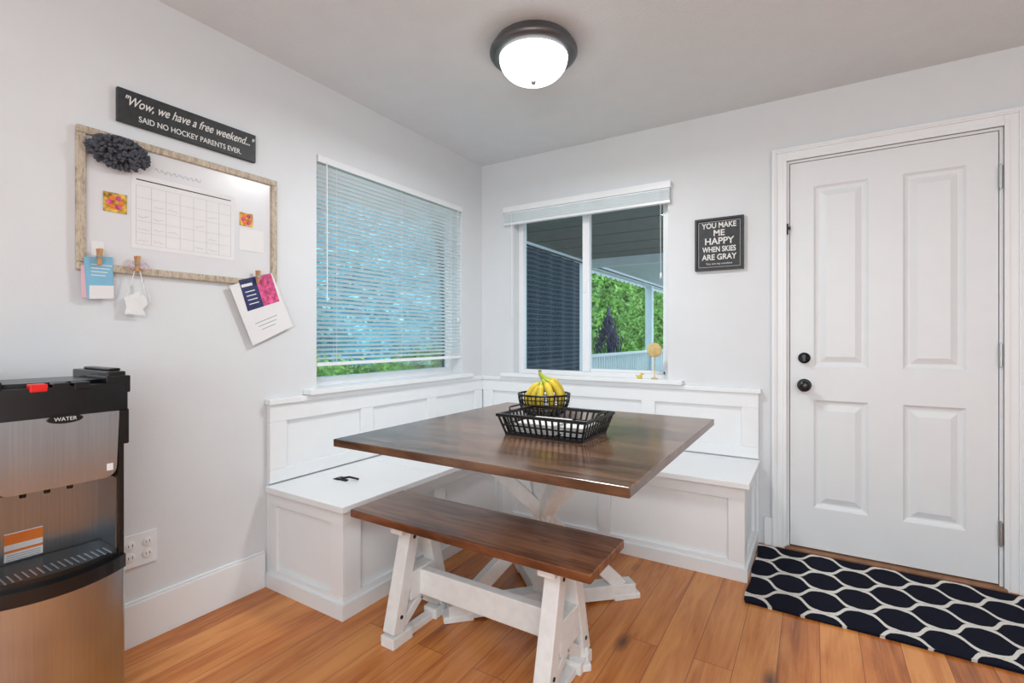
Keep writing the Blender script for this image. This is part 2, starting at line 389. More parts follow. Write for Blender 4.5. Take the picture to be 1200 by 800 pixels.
for c0,c1 in cols:
    b.box(c0,yd,z0,c1,y2,rows[0][0],'door'); b.box(c0,yd,rows[0][1],c1,y2,rows[1][0],'door'); b.box(c0,yd,rows[1][1],c1,y2,DZ1-0.003,'door')
    for r0,r1 in rows:
        raised_face(b,c0,r0,c1,r1,yd,'door'); b.box(c0,0.03,r0,c1,y2,r1,'door')
b.make('door_slab',parent=root)
b=B()
for z,r in ((0.869,0.033),(1.012,0.028)):
    b.lathe((2.062,0,z),[(0,-0.010),(r,-0.010),(r,0.006)],'black',28,'Y')
b.lathe((2.062,0,0.869),[(0.012,-0.008),(0.011,-0.03),(0.018,-0.036),(0.028,-0.046),(0.030,-0.056),(0.026,-0.066),(0.012,-0.071),(0,-0.072)],'black',28,'Y')
b.lathe((2.062,0,1.012),[(0.020,-0.01),(0.018,-0.018),(0,-0.020)],'black',28,'Y')
b.box(2.056,-0.034,0.995,2.068,-0.015,1.029,'black')
b.make('knob_and_deadbolt',parent=root)
b=B()
for z in (0.25,1.04,1.83):
    b.cyl((DX1+0.002,-0.008,z-0.05),(DX1+0.002,-0.008,z+0.05),0.007,k='nickel',n=12)
    b.box(DX1-0.002,-0.004,z-0.045,DX1+0.022,0.004,z+0.045,'nickel')
    b.cyl((DX1+0.002,-0.008,z-0.057),(DX1+0.002,-0.008,z+0.057),0.003,k='nickel',n=8)
b.box(DX0-0.018,-0.016,1.665,DX0-0.004,-0.0,1.72,'blackm'); b.box(DX0-0.004,-0.012,1.69,DX0+0.006,0.004,1.705,'blackm')
b.make('hinges',parent=root)
b=B(); b.box(DX0-0.03,0.03,0.0,DX1+0.03,0.15,0.018,'thresh'); b.box(DX0-0.02,-0.035,0.0,DX1+0.02,0.03,0.016,'thresh'); b.make('threshold',0.003,root)
b=B()
b.box(DX0-0.03,0.0,0,DX0,0.15,DZ1+0.02,'white'); b.box(DX1,0.0,0,DX1+0.03,0.15,DZ1+0.02,'white'); b.box(DX0,0.0,DZ1,DX1,0.15,DZ1+0.02,'white')
b.box(DX0,0.045,0,DX0+0.012,0.08,DZ1,'white'); b.box(DX1-0.012,0.045,0,DX1,0.08,DZ1,'white')
b.box(DX0-0.03,0.13,0,DX1+0.03,0.15,DZ1,'white')
b.make('jamb',parent=root)
def casing(b,k='white'):
    for (i0,i1,d) in ((0.012,0.082,0.012),(0.012,0.030,0.017),(0.058,0.082,0.020),(0.066,0.078,0.024)):
        b.box(DX0-i1,-d,0,DX0-i0,0,DZ1+i1,k); b.box(DX1+i0,-d,0,DX1+i1,0,DZ1+i1,k)
        b.box(DX0-i0,-d,DZ1+i0,DX1+i0,0,DZ1+i1,k)
b=B(); casing(b); b.make('trim_3',0.002)

# ------------------------------------------------------------ built-in corner bench with wainscot
root=empty('corner_banquette')
b=B(); w='white'
b.box(0.001,-1.687,0.0,0.012,-0.001,0.815,w); b.box(0.012,-0.012,0.0,1.85,-0.001,0.815,w)
b.box(0.001,-1.695,0.815,0.040,-0.001,0.840,w); b.box(0.040,-0.040,0.815,1.862,-0.001,0.840,w)
th=0.028
b.box(0.012,-1.687,0.735,th,-0.012,0.815,w); b.box(th,-th,0.735,1.85,-0.012,0.815,w)
b.box(0.012,-1.687,0.46,th,-0.012,0.52,w); b.box(th,-th,0.46,1.85,-0.012,0.52,w)
for y in (-1.687,-1.165,-0.63,-0.12): b.box(0.012,y,0.52,th,y+0.085,0.735,w)
for x in (0.03,0.64,1.205,1.765): b.box(x,-th,0.52,x+0.085,-0.012,0.735,w)
b.make('wainscot',0.0025,root)
b=B()
b.box(0.012,-1.67,0.0,0.50,-0.012,0.43,w); b.box(0.50,-0.50,0.0,1.82,-0.012,0.43,w)
e0,e1=-1.686,-1.67
b.box(0.012,e0,0.0,0.516,e1,0.085,w); b.box(0.012,e0,0.37,0.516,e1,0.43,w)
b.box(0.012,e0,0.085,0.075,e1,0.37,w); b.box(0.44,e0,0.085,0.516,e1,0.37,w)
b.box(0.50,-1.67,0,0.516,-0.50,0.085,w); b.box(0.50,-1.67,0.37,0.516,-0.50,0.43,w)
for y in (-1.67,-1.13,-0.575): b.box(0.50,y,0.085,0.516,y+0.075,0.37,w)
b.box(0.516,-0.516,0,1.836,-0.50,0.085,w); b.box(0.516,-0.516,0.37,1.836,-0.50,0.43,w)
for x in (0.516,1.12,1.765): b.box(x,-0.516,0.085,x+0.07,-0.50,0.37,w)
b.box(1.82,-0.50,0,1.836,-0.012,0.085,w); b.box(1.82,-0.50,0.37,1.836,-0.012,0.43,w)
b.box(1.82,-0.50,0.085,1.836,-0.43,0.37,w); b.box(1.82,-0.08,0.085,1.836,-0.012,0.37,w)
b.make('bench_boxes',0.0015,root)
b=B()
b.box(0.001,-1.698,0,0.516,e0,0.06,w); b.box(0.516,-1.698,0,0.528,-0.528,0.06,w); b.box(0.516,-0.528,0,1.836,-0.516,0.06,w); b.box(1.836,-0.528,0,1.848,-0.017,0.06,w)
b.make('base_shoe',parent=root)
b=B()
b.box(0.028,-1.71,0.43,0.10,-0.10,0.455,w); b.box(0.1015,-1.71,0.43,0.542,-1.13,0.455,w); b.box(0.1015,-1.128,0.43,0.542,-0.545,0.455,w)
b.box(0.1015,-0.543,0.43,0.545,-0.10,0.455,w)
b.box(0.028,-0.0985,0.43,1.858,-0.028,0.455,w); b.box(0.547,-0.542,0.43,1.15,-0.100,0.455,w); b.box(1.1515,-0.542,0.43,1.858,-0.100,0.455,w)
b.make('seat_lids',0.0015,root)
b=B(); b.box(0.20,-1.47,0.4555,0.27,-1.455,0.462,'blackm'); b.tube([(0.23,-1.46,0.462),(0.26,-1.44,0.468),(0.31,-1.43,0.463)],0.005,'blackm',8); b.box(0.19,-1.475,0.4555,0.225,-1.43,0.459,'blackm'); b.make('lid_hinge_stay')

# ------------------------------------------------------------ table
root=empty('dining_table')
b=B(); b.box(0.665,-1.85,0.735,1.735,-0.70,0.762,'table'); b.make('table_top',0.003,root)
b=B(); cx,cy=1.15,-1.18; k='bwhite'
b.box(cx-0.036,cy-0.036,0.03,cx+0.036,cy+0.036,0.70,k)
for ang in (45,135,225,315):
    d=Vector((math.cos(math.radians(ang)),math.sin(math.radians(ang)),0)); c=Vector((cx,cy,0))
    def P(r,z): return c+d*r+Vector((0,0,z))
    b.beam(P(0.02,0.045),P(0.40,0.035),0.07,0.06,k)
    b.beam(P(0.30,0.0125),P(0.42,0.0125),0.075,0.025,k)
    b.beam(P(0.34,0.055),P(0.0,0.375),0.052,0.055,k)
    b.beam(P(0.0,0.385),P(0.32,0.695),0.052,0.055,k)
    b.beam(P(0.02,0.71),P(0.42,0.71),0.07,0.05,k)
b.make('pedestal',0.004,root)

# ------------------------------------------------------------ trestle bench
root=empty('dining_bench')
b=B(); b.box(0.58,-1.705,0.425,1.575,-1.42,0.455,'btop'); b.make('seat',0.004,root)
b=B(); yc=-1.56
for x in (0.80,1.42):
    b.box(x-0.030,yc-0.12,0.395,x+0.030,yc+0.12,0.425,k)
    for s in (-1,1):
        b.beam((x,yc+s*0.045,0.40),(x,yc+s*0.135,0.045),0.055,0.052,k,up=(0,1,0))
        b.beam((x,yc+s*0.165,0.020),(x,yc+s*0.065,0.020),0.064,0.040,k)
        b.beam((x,yc+s*0.105,0.055),(x,yc-s*0.0,0.13),0.038,0.035,k)
        for z in (0.37,0.10):
            yy=yc+s*(0.052 if z>0.2 else 0.12)
            b.cyl((x-0.030,yy,z),(x+0.030,yy,z),0.007,k='blackm',n=10)
    b.box(x-0.018,yc-0.165,0.0,x+0.018,yc+0.165,0.026,k)
    b.box(x-0.026,yc-0.07,0.135,x+0.026,yc+0.07,0.240,k)
b.box(0.80,yc-0.018,0.14,1.42,yc+0.018,0.235,k)
b.make('trestle_legs',0.003,root)

# ------------------------------------------------------------ rug
b=B()
nx,ny=60,30; x0,x1,y0,y1=1.855,3.15,-0.715,-0.048
vs=[];fs=[]
for i in range(nx+1):
    for j in range(ny+1):
        x=x0+(x1-x0)*i/nx; y=y0+(y1-y0)*j/ny
        ex=0.004*math.sin(y*22)*(1 if i==0 else 0)
        vs.append((x+ex,y+0.003*math.sin(x*17)*(1 if j in(0,) else 0),0.010+0.002*noise.noise((x*6,y*6,0))))
for i in range(nx):
    for j in range(ny):
        a=i*(ny+1)+j; fs.append((a,a+ny+1,a+ny+2,a+1))
b.add(vs,fs,'rug',True); b.box(x0+0.004,y0+0.004,0.0,x1-0.002,y1-0.002,0.006,'rug'); b.make('doormat_rug')

# ------------------------------------------------------------ ceiling lamp
root=empty('ceiling_light'); lx,ly=1.072,-1.132
b=B(); b.lathe((lx,ly,0),[(0,H-0.001),(0.165,H-0.001),(0.172,H-0.010),(0.178,H-0.022),(0.188,H-0.034),(0.190,H-0.046),(0.184,H-0.056),(0.168,H-0.062),(0.148,H-0.064),(0.0,H-0.055)],'bronze',64)
b.lathe((lx,ly,0),[(0,H-0.176),(0.008,H-0.174),(0.010,H-0.168),(0.014,H-0.162),(0.0,H-0.155)],'nickel',20)
b.make('metal_ring',parent=root)
b=B(); pr=[]
for i in range(17):
    a=math.pi/2*i/16; pr.append((0.148*math.cos(a)**0.8 if i<16 else 0.0, H-0.062-0.100*math.sin(a)))
b.lathe((lx,ly,0),pr,'lamp',64); b.make('glass_bowl',parent=root)

# ------------------------------------------------------------ signs & whiteboard
root=empty('wall_sign')
b=B(); b.box(0.0005,-2.249,1.886,0.018,-1.746,2.006,'signblk'); b.make('plank',0.002,root)
text('"Wow, we have a free weekend..."',(0.0185,-1.998,1.966),0.047,RL,'signtxt',root,'script_line',shear=0.45,sx=0.72,bold=0.0004)
text('SAID NO HOCKEY PARENTS EVER.',(0.0185,-1.998,1.912),0.029,RL,'signtxt',root,'caps_line',sx=0.84,bold=0.0002)

root=empty('framed_quote_sign')
b=B(); b.box(1.520,-0.016,1.50,1.776,-0.0005,1.795,'signblk')
for a in ((1.520,1.50,1.776,1.512),(1.520,1.783,1.776,1.795),(1.520,1.512,1.532,1.783),(1.764,1.512,1.776,1.783)): b.box(a[0],-0.028,a[1],a[2],-0.016,a[3],'signblk')
t=0.0015; q=(1.538,1.518,1.758,1.777)
b.box(q[0],-0.0165,q[1],q[2],-0.016,q[1]+t,'signtxt'); b.box(q[0],-0.0165,q[3]-t,q[2],-0.016,q[3],'signtxt'); b.box(q[0],-0.0165,q[1],q[0]+t,-0.016,q[3],'signtxt'); b.box(q[2]-t,-0.0165,q[1],q[2],-0.016,q[3],'signtxt')
b.make('frame',0.0015,root)
for s,z,sz,sx in (('YOU MAKE',1.752,0.042,0.86),('ME',1.709,0.048,1.0),('HAPPY',1.663,0.052,0.98),('WHEN SKIES',1.617,0.042,0.74),('ARE GRAY',1.573,0.044,0.88),('You are my sunshine',1.537,0.015,1.1)):
    text(s,(1.648,-0.0165,z),sz,RB,'signtxt',root,'line',sx=sx,bold=0.001 if sz>0.03 else 0)

root=empty('whiteboard')
b=B(); y0,y1,z0,z1=-2.362,-1.646,1.347,1.833
b.box(0.0005,y0+0.01,z0+0.01,0.008,y1-0.01,z1-0.01,'board'); b.make('panel',parent=root)
b=B(); f=0.026
b.box(0.0005,y0,z0,0.020,y1,z0+f,'frame'); b.box(0.0005,y0,z1-f,0.020,y1,z1,'frame'); b.box(0.0005,y0,z0+f,0.020,y0+f,z1-f,'frame'); b.box(0.0005,y1-f,z0+f,0.020,y1,z1-f,'frame')
b.make('wood_frame',0.004,root)
b=B(); b.box(0.0082,-2.205,1.445,0.009,-1.835,1.715,'paper')
for i in range(8):
    y=-2.19+0.34*i/7; b.box(0.0091,y-0.0006,1.46,0.0094,y+0.0006,1.675,'inkl')
for i in range(6):
    z=1.46+0.215*i/5; b.box(0.0091,-2.19,z-0.0006,0.0094,-1.85,z+0.0006,'inkl')
b.box(0.0091,-2.19,1.694,0.0094,-1.85,1.698,'black')
b.make('calendar_sheet',parent=root)
b=B()
for i in range(6):
    for j in range(4):
        if random.random()<0.55:
            yy=-2.183+0.0486*i; zz=1.475+0.043*j; b.tube([(0.0096,yy+a*0.008,zz+random.uniform(-0.004,0.006)) for a in range(5)],0.0006,'inkl',4)
b.tube([(0.0090,-2.13+a*0.006,1.745+0.008*math.sin(a*1.9)) for a in range(28)],0.0008,'inkl',4)
b.make('handwriting',parent=root)
b=B(); b.box(0.0085,-1.815,1.495,0.0095,-1.705,1.59,'paper'); b.box(0.0085,-2.320,1.40,0.0095,-2.285,1.45,'paper')
b.make('small_note',parent=root)
b=B()
for y,z,s in ((-2.253,1.594,0.034),(-1.784,1.630,0.028)):
    b.box(0.0085,y-s,z-s,0.0115,y+s,z+s,'yel')
    for qq in range(6):
        a=qq*math.pi/3; b.lathe((0.0115,y+0.016*math.cos(a),z+0.016*math.sin(a)),[(0.010,0),(0.008,0.002),(0,0.003)],'pink' if qq%2 else 'orange',10,'X')
    b.lathe((0.0115,y,z),[(0.010,0),(0.008,0.004),(0,0.005)],'yel',12,'X')
b.make('flower_magnets',parent=root)

b=B()
for i in range(300):
    u=random.uniform(0,2*math.pi); v=math.acos(random.uniform(-0.1,1))
    d=Vector((math.cos(v)*0.5,math.sin(v)*math.cos(u),math.sin(v)*math.sin(u)))
    p=Vector((0.030+d.x*0.05,-2.250+d.y*0.070,1.768+d.z*0.040)); q=p+Vector((d.x*0.024+0.004,d.y*0.020+random.uniform(-.006,.006),d.z*0.018-0.003))
    b.tube([p,(p+q)/2,q,q+(q-p)*0.12],[0.0045,0.0058,0.0052,0.002],'duster',6)
b.lathe((0.030,-2.250,1.768),[(0.0,0.03),(0.03,0.02),(0.042,0),(0.03,-0.018),(0,-0.0205)],'duster',20,'X'); b.make('chenille_duster')

def pin(b,y,z,x=0.021):
    b.obox((x+0.004,y,z),(0.008,0.010,0.055),Euler((0.08,0,0)),'clip'); b.obox((x+0.013,y,z),(0.008,0.010,0.055),Euler((-0.08,0.12,0)),'clip'); b.box(x,y-0.007,z-0.004,x+0.018,y+0.007,z+0.004,'nickel')
b=B(); b.prism([(-2.345,1.39),(-2.265,1.40),(-2.262,1.255),(-2.335,1.25)],0.0215,0.023,'blue','X')
b.prism([(-2.352,1.36),(-2.325,1.37),(-2.325,1.25),(-2.350,1.255)],0.0206,0.0214,'lpink','X')
b.prism([(-2.330,1.295),(-2.262,1.30),(-2.262,1.255),(-2.330,1.25)],0.0232,0.0238,'paper','X'); pin(b,-2.305,1.395,0.024)
for i in range(4): b.box(0.0232,-2.325,1.33+i*0.012,0.0236,-2.285+0.006*i,1.333+i*0.012,'paper')
b.make('clipped_cards')
b=B()
b.prism([(-2.232,1.262),(-2.205,1.275),(-2.19,1.285),(-2.165,1.27),(-2.160,1.24),(-2.175,1.222),(-2.165,1.20),(-2.23,1.203),(-2.225,1.225)],0.021,0.0235,'bwhite','X')
b.tube([(0.024,-2.225,1.265),(0.026,-2.20,1.36),(0.026,-2.185,1.36),(0.024,-2.165,1.262)],0.0018,'bwhite',6)
b.tube([(0.024,-2.18,1.27),(0.026,-2.172,1.33),(0.024,-2.15,1.25)],0.0018,'bwhite',6)
for s in (-1,1):
    b.tube([(0.028,-2.19,1.375),(0.03,-2.19+s*0.02,1.392),(0.03,-2.19+s*0.034,1.378),(0.03,-2.19+s*0.018,1.364),(0.028,-2.19,1.375)],0.0028,'lpink',6)
pin(b,-2.195,1.385,0.0225); b.make('hanging_ornament')
b=B(); b.prism([(-1.864,1.335),(-1.675,1.41),(-1.568,1.172),(-1.762,1.083)],0.0215,0.0225,'paper','X')
b.prism([(-1.825,1.362),(-1.755,1.385),(-1.712,1.258),(-1.785,1.232)],0.0228,0.0234,'navy','X')
b.prism([(-1.755,1.385),(-1.680,1.408),(-1.638,1.285),(-1.712,1.258)],0.0228,0.0234,'pink','X')
b.obox((0.0237,-1.79,1.345),(0.0004,0.05,0.012),Euler((0.32,0,0)),'paper')
for i in range(4): b.obox((0.0237,-1.775+i*0.006,1.32-i*0.017),(0.0004,0.045,0.004),Euler((0.32,0,0)),'paper')
for i in range(3): b.obox((0.0229,-1.70+i*0.006,1.20-i*0.016),(0.0004,0.11-0.02*i,0.003),Euler((0.40,0,0)),'ink')
pin(b,-1.745,1.385,0.0236); b.make('clipped_papers')

# ------------------------------------------------------------ outlet
b=B(); b.box(0.0005,-2.238,0.285,0.007,-2.122,0.402,'white')
for yc2 in (-2.207,-2.153):
    for zc in (0.322,0.365):
        b.lathe((0.007,yc2,zc),[(0.016,0),(0.016,0.0025),(0,0.0025)],'vinyl',20,'X')
        b.box(0.0095,yc2-0.007,zc-0.004,0.0100,yc2-0.005,zc+0.006,'black'); b.box(0.0095,yc2+0.005,zc-0.004,0.0100,yc2+0.007,zc+0.006,'black')
b.make('wall_outlet',0.0015)

# ------------------------------------------------------------ water cooler
root=empty('water_cooler')
ya,yb=-2.665,-2.340; ym=(ya+yb)/2
def bow(x0,xf,bulge,y0,y1,n=16):
    pts=[(x0,y0)]
    for i in range(n+1):
        t=i/n; y=y0+(y1-y0)*t; pts.append((xf+bulge*(1-(2*t-1)**2),y))
    pts.append((x0,y1)); return pts
b=B(); b.box(0.03,ya+0.006,0.0,0.20,yb-0.006,0.965,'black')
b.box(0.20,ya+0.006,0.0,0.30,yb-0.006,0.44,'black'); b.box(0.20,ya+0.006,0.70,0.30,yb-0.006,0.965,'black')
b.box(0.20,ya+0.004,0.02,0.335,ya+0.020,0.93,'black'); b.box(0.20,yb-0.020,0.02,0.335,yb-0.004,0.93,'black')
b.prism(bow(0.05,0.350,0.022,ya,yb),0.905,0.985,'black')
for s,y in ((1,ya),(-1,yb)):
    b.box(0.06,y,0.985,0.335,y+s*0.045,1.018,'black'); b.box(0.20,y-s*0.006,0.955,0.352,y+s*0.055,1.006,'black'); b.box(0.10,y,1.018,0.30,y+s*0.03,1.026,'black')
    b.box(0.20,y-s*0.005,0.80,0.345,y+s*0.022,0.905,'black')
b.prism(bow(0.10,0.30,0.02,ya+0.05,yb-0.05),0.985,0.996,'black')
b.box(0.30,ya+0.004,0.0,0.345,yb-0.004,0.03,'black')
b.make('housing',0.007,root,3)
b=B()
P=[]; r=0.03; u0,u1=ya+0.030,yb-0.030; zt,zb=0.905,0.715
for i in range(7): a=math.pi+math.pi/2*i/6; P.append((u0+0.006+r+r*math.cos(a),zb+r+r*math.sin(a)))
for i in range(7): a=1.5*math.pi+math.pi/2*i/6; P.append((u1-0.006-r+r*math.cos(a),zb+r+r*math.sin(a)))
P.append((u1,zt)); P.append((u0,zt))
b.prism(P,0.28,0.372,'steel','X')
b.prism(bow(0.31,0.345,0.03,ya+0.006,yb-0.006,24),0.03,0.432,'steel','Z',True)
b.make('stainless_panels',0.006,root,3)
b=B(); b.box(0.200,ya+0.020,0.44,0.206,yb-0.020,0.70,'steel_shaded')
b.box(0.206,ya+0.020,0.44,0.325,ya+0.023,0.70,'steel_shaded'); b.box(0.206,yb-0.023,0.44,0.325,yb-0.020,0.70,'steel_shaded')
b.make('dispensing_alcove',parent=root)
b=B(); pts=bow(0.20,0.345,0.055,ya+0.004,yb-0.004)
b.prism(pts,0.432,0.470,'black'); b.prism(bow(0.21,0.335,0.045,ya+0.024,yb-0.024),0.470,0.490,'black')
for i in range(17):
    y=ya+0.045+i*(yb-ya-0.09)/16
    b.box(0.30,y-0.0025,0.490,0.360,y+0.0025,0.4915,'steel')
b.make('drip_tray',0.004,root)
b=B()
for i,y in enumerate((-2.545,-2.50,-2.455)):
    b.box(0.340,y-0.018,0.975,0.372,y+0.018,0.996,'red' if i==0 else 'black')
for y in (-2.55,-2.50,-2.45): b.cyl((0.26,y,0.705),(0.26,y,0.680),0.009,0.007,12,'black')
b.make('buttons_and_spouts',0.003,root)
b=B(); lp=[(ym+0.01+0.038*math.cos(a*math.pi/12),0.898+0.012*math.sin(a*math.pi/12)) for a in range(24)]
b.prism(lp,0.3725,0.376,'black','X')
b.box(0.2065,-2.575,0.497,0.2075,-2.495,0.575,'paper'); b.box(0.2076,-2.575,0.543,0.2080,-2.495,0.572,'orange'); b.box(0.2076,-2.575,0.520,0.2080,-2.495,0.527,'orange')
for i in range(3): b.box(0.2076,-2.570,0.500+i*0.006,0.2080,-2.50,0.502+i*0.006,'ink')
b.box(0.372,-2.400,0.735,0.3728,-2.385,0.755,'paper'); b.make('labels',parent=root)
text('WATER',(0.3765,ym+0.01,0.898),0.014,RL,'signtxt',root,'badge')

# ------------------------------------------------------------ fruit bowl + bananas
root=empty('fruit_bowl'); fx,fy,fz=1.085,-1.06,0.762
b=B(); R=0.114
prof=lambda t:(0.055+(R-0.055)*math.sin(t*math.pi/2), 0.012+0.095*(1-math.cos(t*math.pi/2)))
for i in range(36):
    a=2*math.pi*i/36; b.tube([(fx+prof(t/6)[0]*math.cos(a),fy+prof(t/6)[0]*math.sin(a),fz+prof(t/6)[1]) for t in range(7)],0.0024,'blackm',5)
for t,rr in ((0,0.0025),(0.2,0.0022),(0.35,0.0022),(0.5,0.0022),(0.62,0.0022),(0.74,0.0022),(0.87,0.0022),(1,0.0045)):
    r,h=prof(t); b.tube([(fx+r*math.cos(a*math.pi/24),fy+r*math.sin(a*math.pi/24),fz+h) for a in range(49)],rr,'blackm',6,False)
b.lathe((fx,fy,fz),[(0.0,0.010),(0.056,0.010),(0.058,0.013),(0.0,0.014)],'blackm',30)
b.lathe((fx,fy,fz),[(0.052,0.0),(0.055,0.0),(0.050,0.012),(0.046,0.012)],'blackm',30)
b.make('wire_bowl',parent=root)
b=B()
ux=Vector((0.851,0.5255,0)); uy=Vector((0.5255,-0.851,0)); O=Vector((fx,fy,fz))
def banana(stem, head, a0=0.35, bend=1.55, L=0.19, r=0.017, twist=0.0):
    n=18; p=stem.copy(); pts=[];rs=[]
    for j in range(n):
        t=j/(n-1); ang=a0+bend*t; hh=head+twist*t
        d=(ux*math.cos(hh)+uy*math.sin(hh))
        pts.append(p.copy())
        if t<0.14: rr=0.006+0.001*t/0.14
        elif t<0.30: rr=0.007+(r-0.007)*((t-0.14)/0.16)
        elif t<0.80: rr=r
        else: rr=r*(1-((t-0.80)/0.20)**1.5*0.75)
        rs.append(rr)
        p=p+(d*math.cos(ang)-Vector((0,0,1))*math.sin(ang))*(L/(n-1))
    b.tube(pts[:5],rs[:5],'bananag',6,False); b.tube(pts[4:],rs[4:],'banana',6,False)
    e=(pts[-1]-pts[-2]).normalized(); b.tube([pts[-1],pts[-1]+e*0.008],[rs[-1],0.003],'bananat',6)
s1=O+ux*(-0.010)+Vector((0,0,0.180))
banana(s1,-0.25,0.10,1.75,0.175); banana(s1+Vector((0,0,-0.004)),0.42,0.20,1.70,0.175); banana(s1+Vector((0,0,-0.010)),1.05,0.35,1.55,0.170)
banana(s1+Vector((0,0,-0.016)),1.75,0.50,1.45,0.155)
b.tube([s1+ux*0.012+Vector((0,0,-0.008)),s1+ux*-0.004+Vector((0,0,0.012)),s1+ux*-0.008+Vector((0,0,0.026))],[0.014,0.010,0.007],'bananag',8)
b.tube([s1+ux*-0.008+Vector((0,0,0.026)),s1+ux*-0.009+Vector((0,0,0.031))],[0.0075,0.006],'bananat',8)
s2=O+ux*0.012+uy*-0.012+Vector((0,0,0.158))
banana(s2,3.25,0.15,1.60,0.155,0.0165); banana(s2+Vector((0,0,-0.006)),2.65,0.30,1.55,0.155,0.0165); banana(s2,3.95,0.3,1.5,0.15,0.0165)
b.make('bananas',parent=root)

# ------------------------------------------------------------ basket tray
root=empty('napkin_basket'); b=B()
bx0,bx1,by0,by1=1.12,1.465,-1.485,-1.225; z0=0.762; h=0.075; ins=0.022
def corner(t):
    q=ins*(1-t); return (bx0+q,by0+q,bx1-q,by1-q)
lo=corner(0); hi=corner(1)
b.box(lo[0],lo[1],z0+0.002,lo[2],lo[3],z0+0.006,'blackm')
def ring(t,z,w,hh):
    c=corner(t); b.box(c[0]-w,c[1]-w,z,c[2]+w,c[1]+w,z+hh,'blackm'); b.box(c[0]-w,c[3]-w,z,c[2]+w,c[3]+w,z+hh,'blackm'); b.box(c[0]-w,c[1]+w,z,c[0]+w,c[3]-w,z+hh,'blackm'); b.box(c[2]-w,c[1]+w,z,c[2]+w,c[3]-w,z+hh,'blackm')
ring(1,z0+h-0.006,0.006,0.010); ring(0,z0+0.0,0.003,0.010); ring(0.5,z0+h*0.5-0.003,0.0022,0.005)
n=14
for i in range(n+1):
    t=i/n
    for s in (1,3):
        b.beam((lo[0]+(lo[2]-lo[0])*t,lo[s],z0+0.004),(hi[0]+(hi[2]-hi[0])*t,hi[s],z0+h),0.007,0.004,'blackm',up=(0,1,0))
n=10
for i in range(n+1):
    t=i/n
    for s in (0,2):
        b.beam((lo[s],lo[1]+(lo[3]-lo[1])*t,z0+0.004),(hi[s],hi[1]+(hi[3]-hi[1])*t,z0+h),0.007,0.004,'blackm',up=(1,0,0))
for s,x in ((-1,bx0),(1,bx1)):
    b.tube([(x,-1.40,z0+h),(x+s*0.006,-1.395,z0+h+0.016),(x+s*0.006,-1.315,z0+h+0.016),(x,-1.31,z0+h)],0.0035,'blackm',8)
b.make('basket',parent=root)
b=B()
for i in range(6): b.obox((1.245,-1.355,z0+0.012+i*0.006),(0.17-0.003*i,0.17,0.005),Euler((0,0,0.05*math.sin(i*3))),'paper')
for i in range(5): b.obox((1.385,-1.35,z0+0.012+i*0.007),(0.09,0.15,0.005),Euler((0,0,0.09*math.sin(i*2+1))),'bwhite')
b.make('napkins',0.002,root)

# ------------------------------------------------------------ sill trinkets
b=B(); zs=0.868
b.lathe((1.290,-0.035,zs),[(0,0),(0.022,0),(0.020,0.006),(0.006,0.010),(0,0.010)],'gold',20)
b.tube([(1.290,-0.035,zs+0.006),(1.290,-0.035,zs+0.14)],0.003,'gold',8)
b.lathe((1.290,-0.035,zs+0.175),[(0,-0.006),(0.036,-0.006),(0.044,-0.002),(0.044,0.002),(0.036,0.006),(0,0.006)],'gold',28,'Y'); b.make('wooden_lollipop_ornament')
b=B()
b.lathe((1.20,-0.035,zs),[(0.0,0.0),(0.012,0.0),(0.016,0.008),(0.012,0.018),(0.0,0.022)],'banana',16); b.lathe((1.212,-0.035,zs+0.020),[(0,0),(0.008,0.003),(0.009,0.009),(0.005,0.016),(0,0.018)],'banana',12)
b.tube([(1.188,-0.035,zs+0.012),(1.175,-0.035,zs+0.02)],[0.006,0.002],'banana',6); b.tube([(1.220,-0.035,zs+0.028),(1.229,-0.035,zs+0.027)],[0.003,0.001],'orange',6)
b.make('toy_duck')

# ------------------------------------------------------------ exterior
b=B(); b.box(-14,-8,-0.7,-0.16,26,-0.6,'grass'); b.make('lawn')
def bush(name, x, y0, y1, zt, km, kl, nleaf, amp=0.5, ls=0.06, zb=-0.58):
    b=B(); ny=70; nz=34; vs=[];fs=[]
    for i in range(ny+1):
        for j in range(nz+1):
            y=y0+(y1-y0)*i/ny; z=zb+(zt-zb)*j/nz
            top=0.35*noise.noise((y*0.8,3,1))*(j/nz)
            d=amp*noise.noise((y*0.9,z*0.9,x))+amp*0.4*noise.noise((y*3,z*3,x+4))
            vs.append((x+d-0.25*(j/nz)**3*1.5,y,z+top))
    for i in range(ny):
        for j in range(nz):
            a=i*(nz+1)+j; fs.append((a,a+nz+1,a+nz+2,a+1))
    b.add(vs,fs,km,True)
    for _ in range(nleaf):
        p=Vector(random.choice(vs))+Vector((random.uniform(0,0.12),random.uniform(-.15,.15),random.uniform(0,.12)))
        p.z=max(p.z,zb+0.15)
        R=Euler((random.uniform(-1,1),random.uniform(-1,1),random.uniform(-1.5,1.5))).to_matrix(); s=ls*random.uniform(0.5,1.3)
        q=[Vector((0,-s,0)),Vector((0,0,s*0.45)),Vector((0,s,0)),Vector((0,0,-s*0.45))]
        b.add([p+R@v for v in q],[(0,1,2,3)],kl)
    b.make(name)
bush('hedge',-3.6,8.0,22,4.5,'hedge','leaf',9000,0.5,0.11)
bush('tree_line',-5.0,-1.0,9.0,6.0,'teal','tealleaf',12000,0.3,0.07)
bush('low_hedge',-3.0,-0.5,6.5,0.80,'hedge','leaf',6000,0.15,0.045)
b=B(); b.box(-0.75,-3.5,2.19,-0.151,0.2,2.30,'eave'); b.box(-0.78,-3.5,2.12,-0.75,0.2,2.34,'exwhite'); b.make('roof_eave')
root=empty('covered_porch')
b=B(); b.box(-0.20,0.16,2.28,3.2,0.95,2.36,'soffit'); b.box(-0.85,0.95,2.28,3.2,3.9,2.36,'soffit'); b.box(-0.85,3.9,2.28,3.2,9.5,2.36,'soffit_lit')
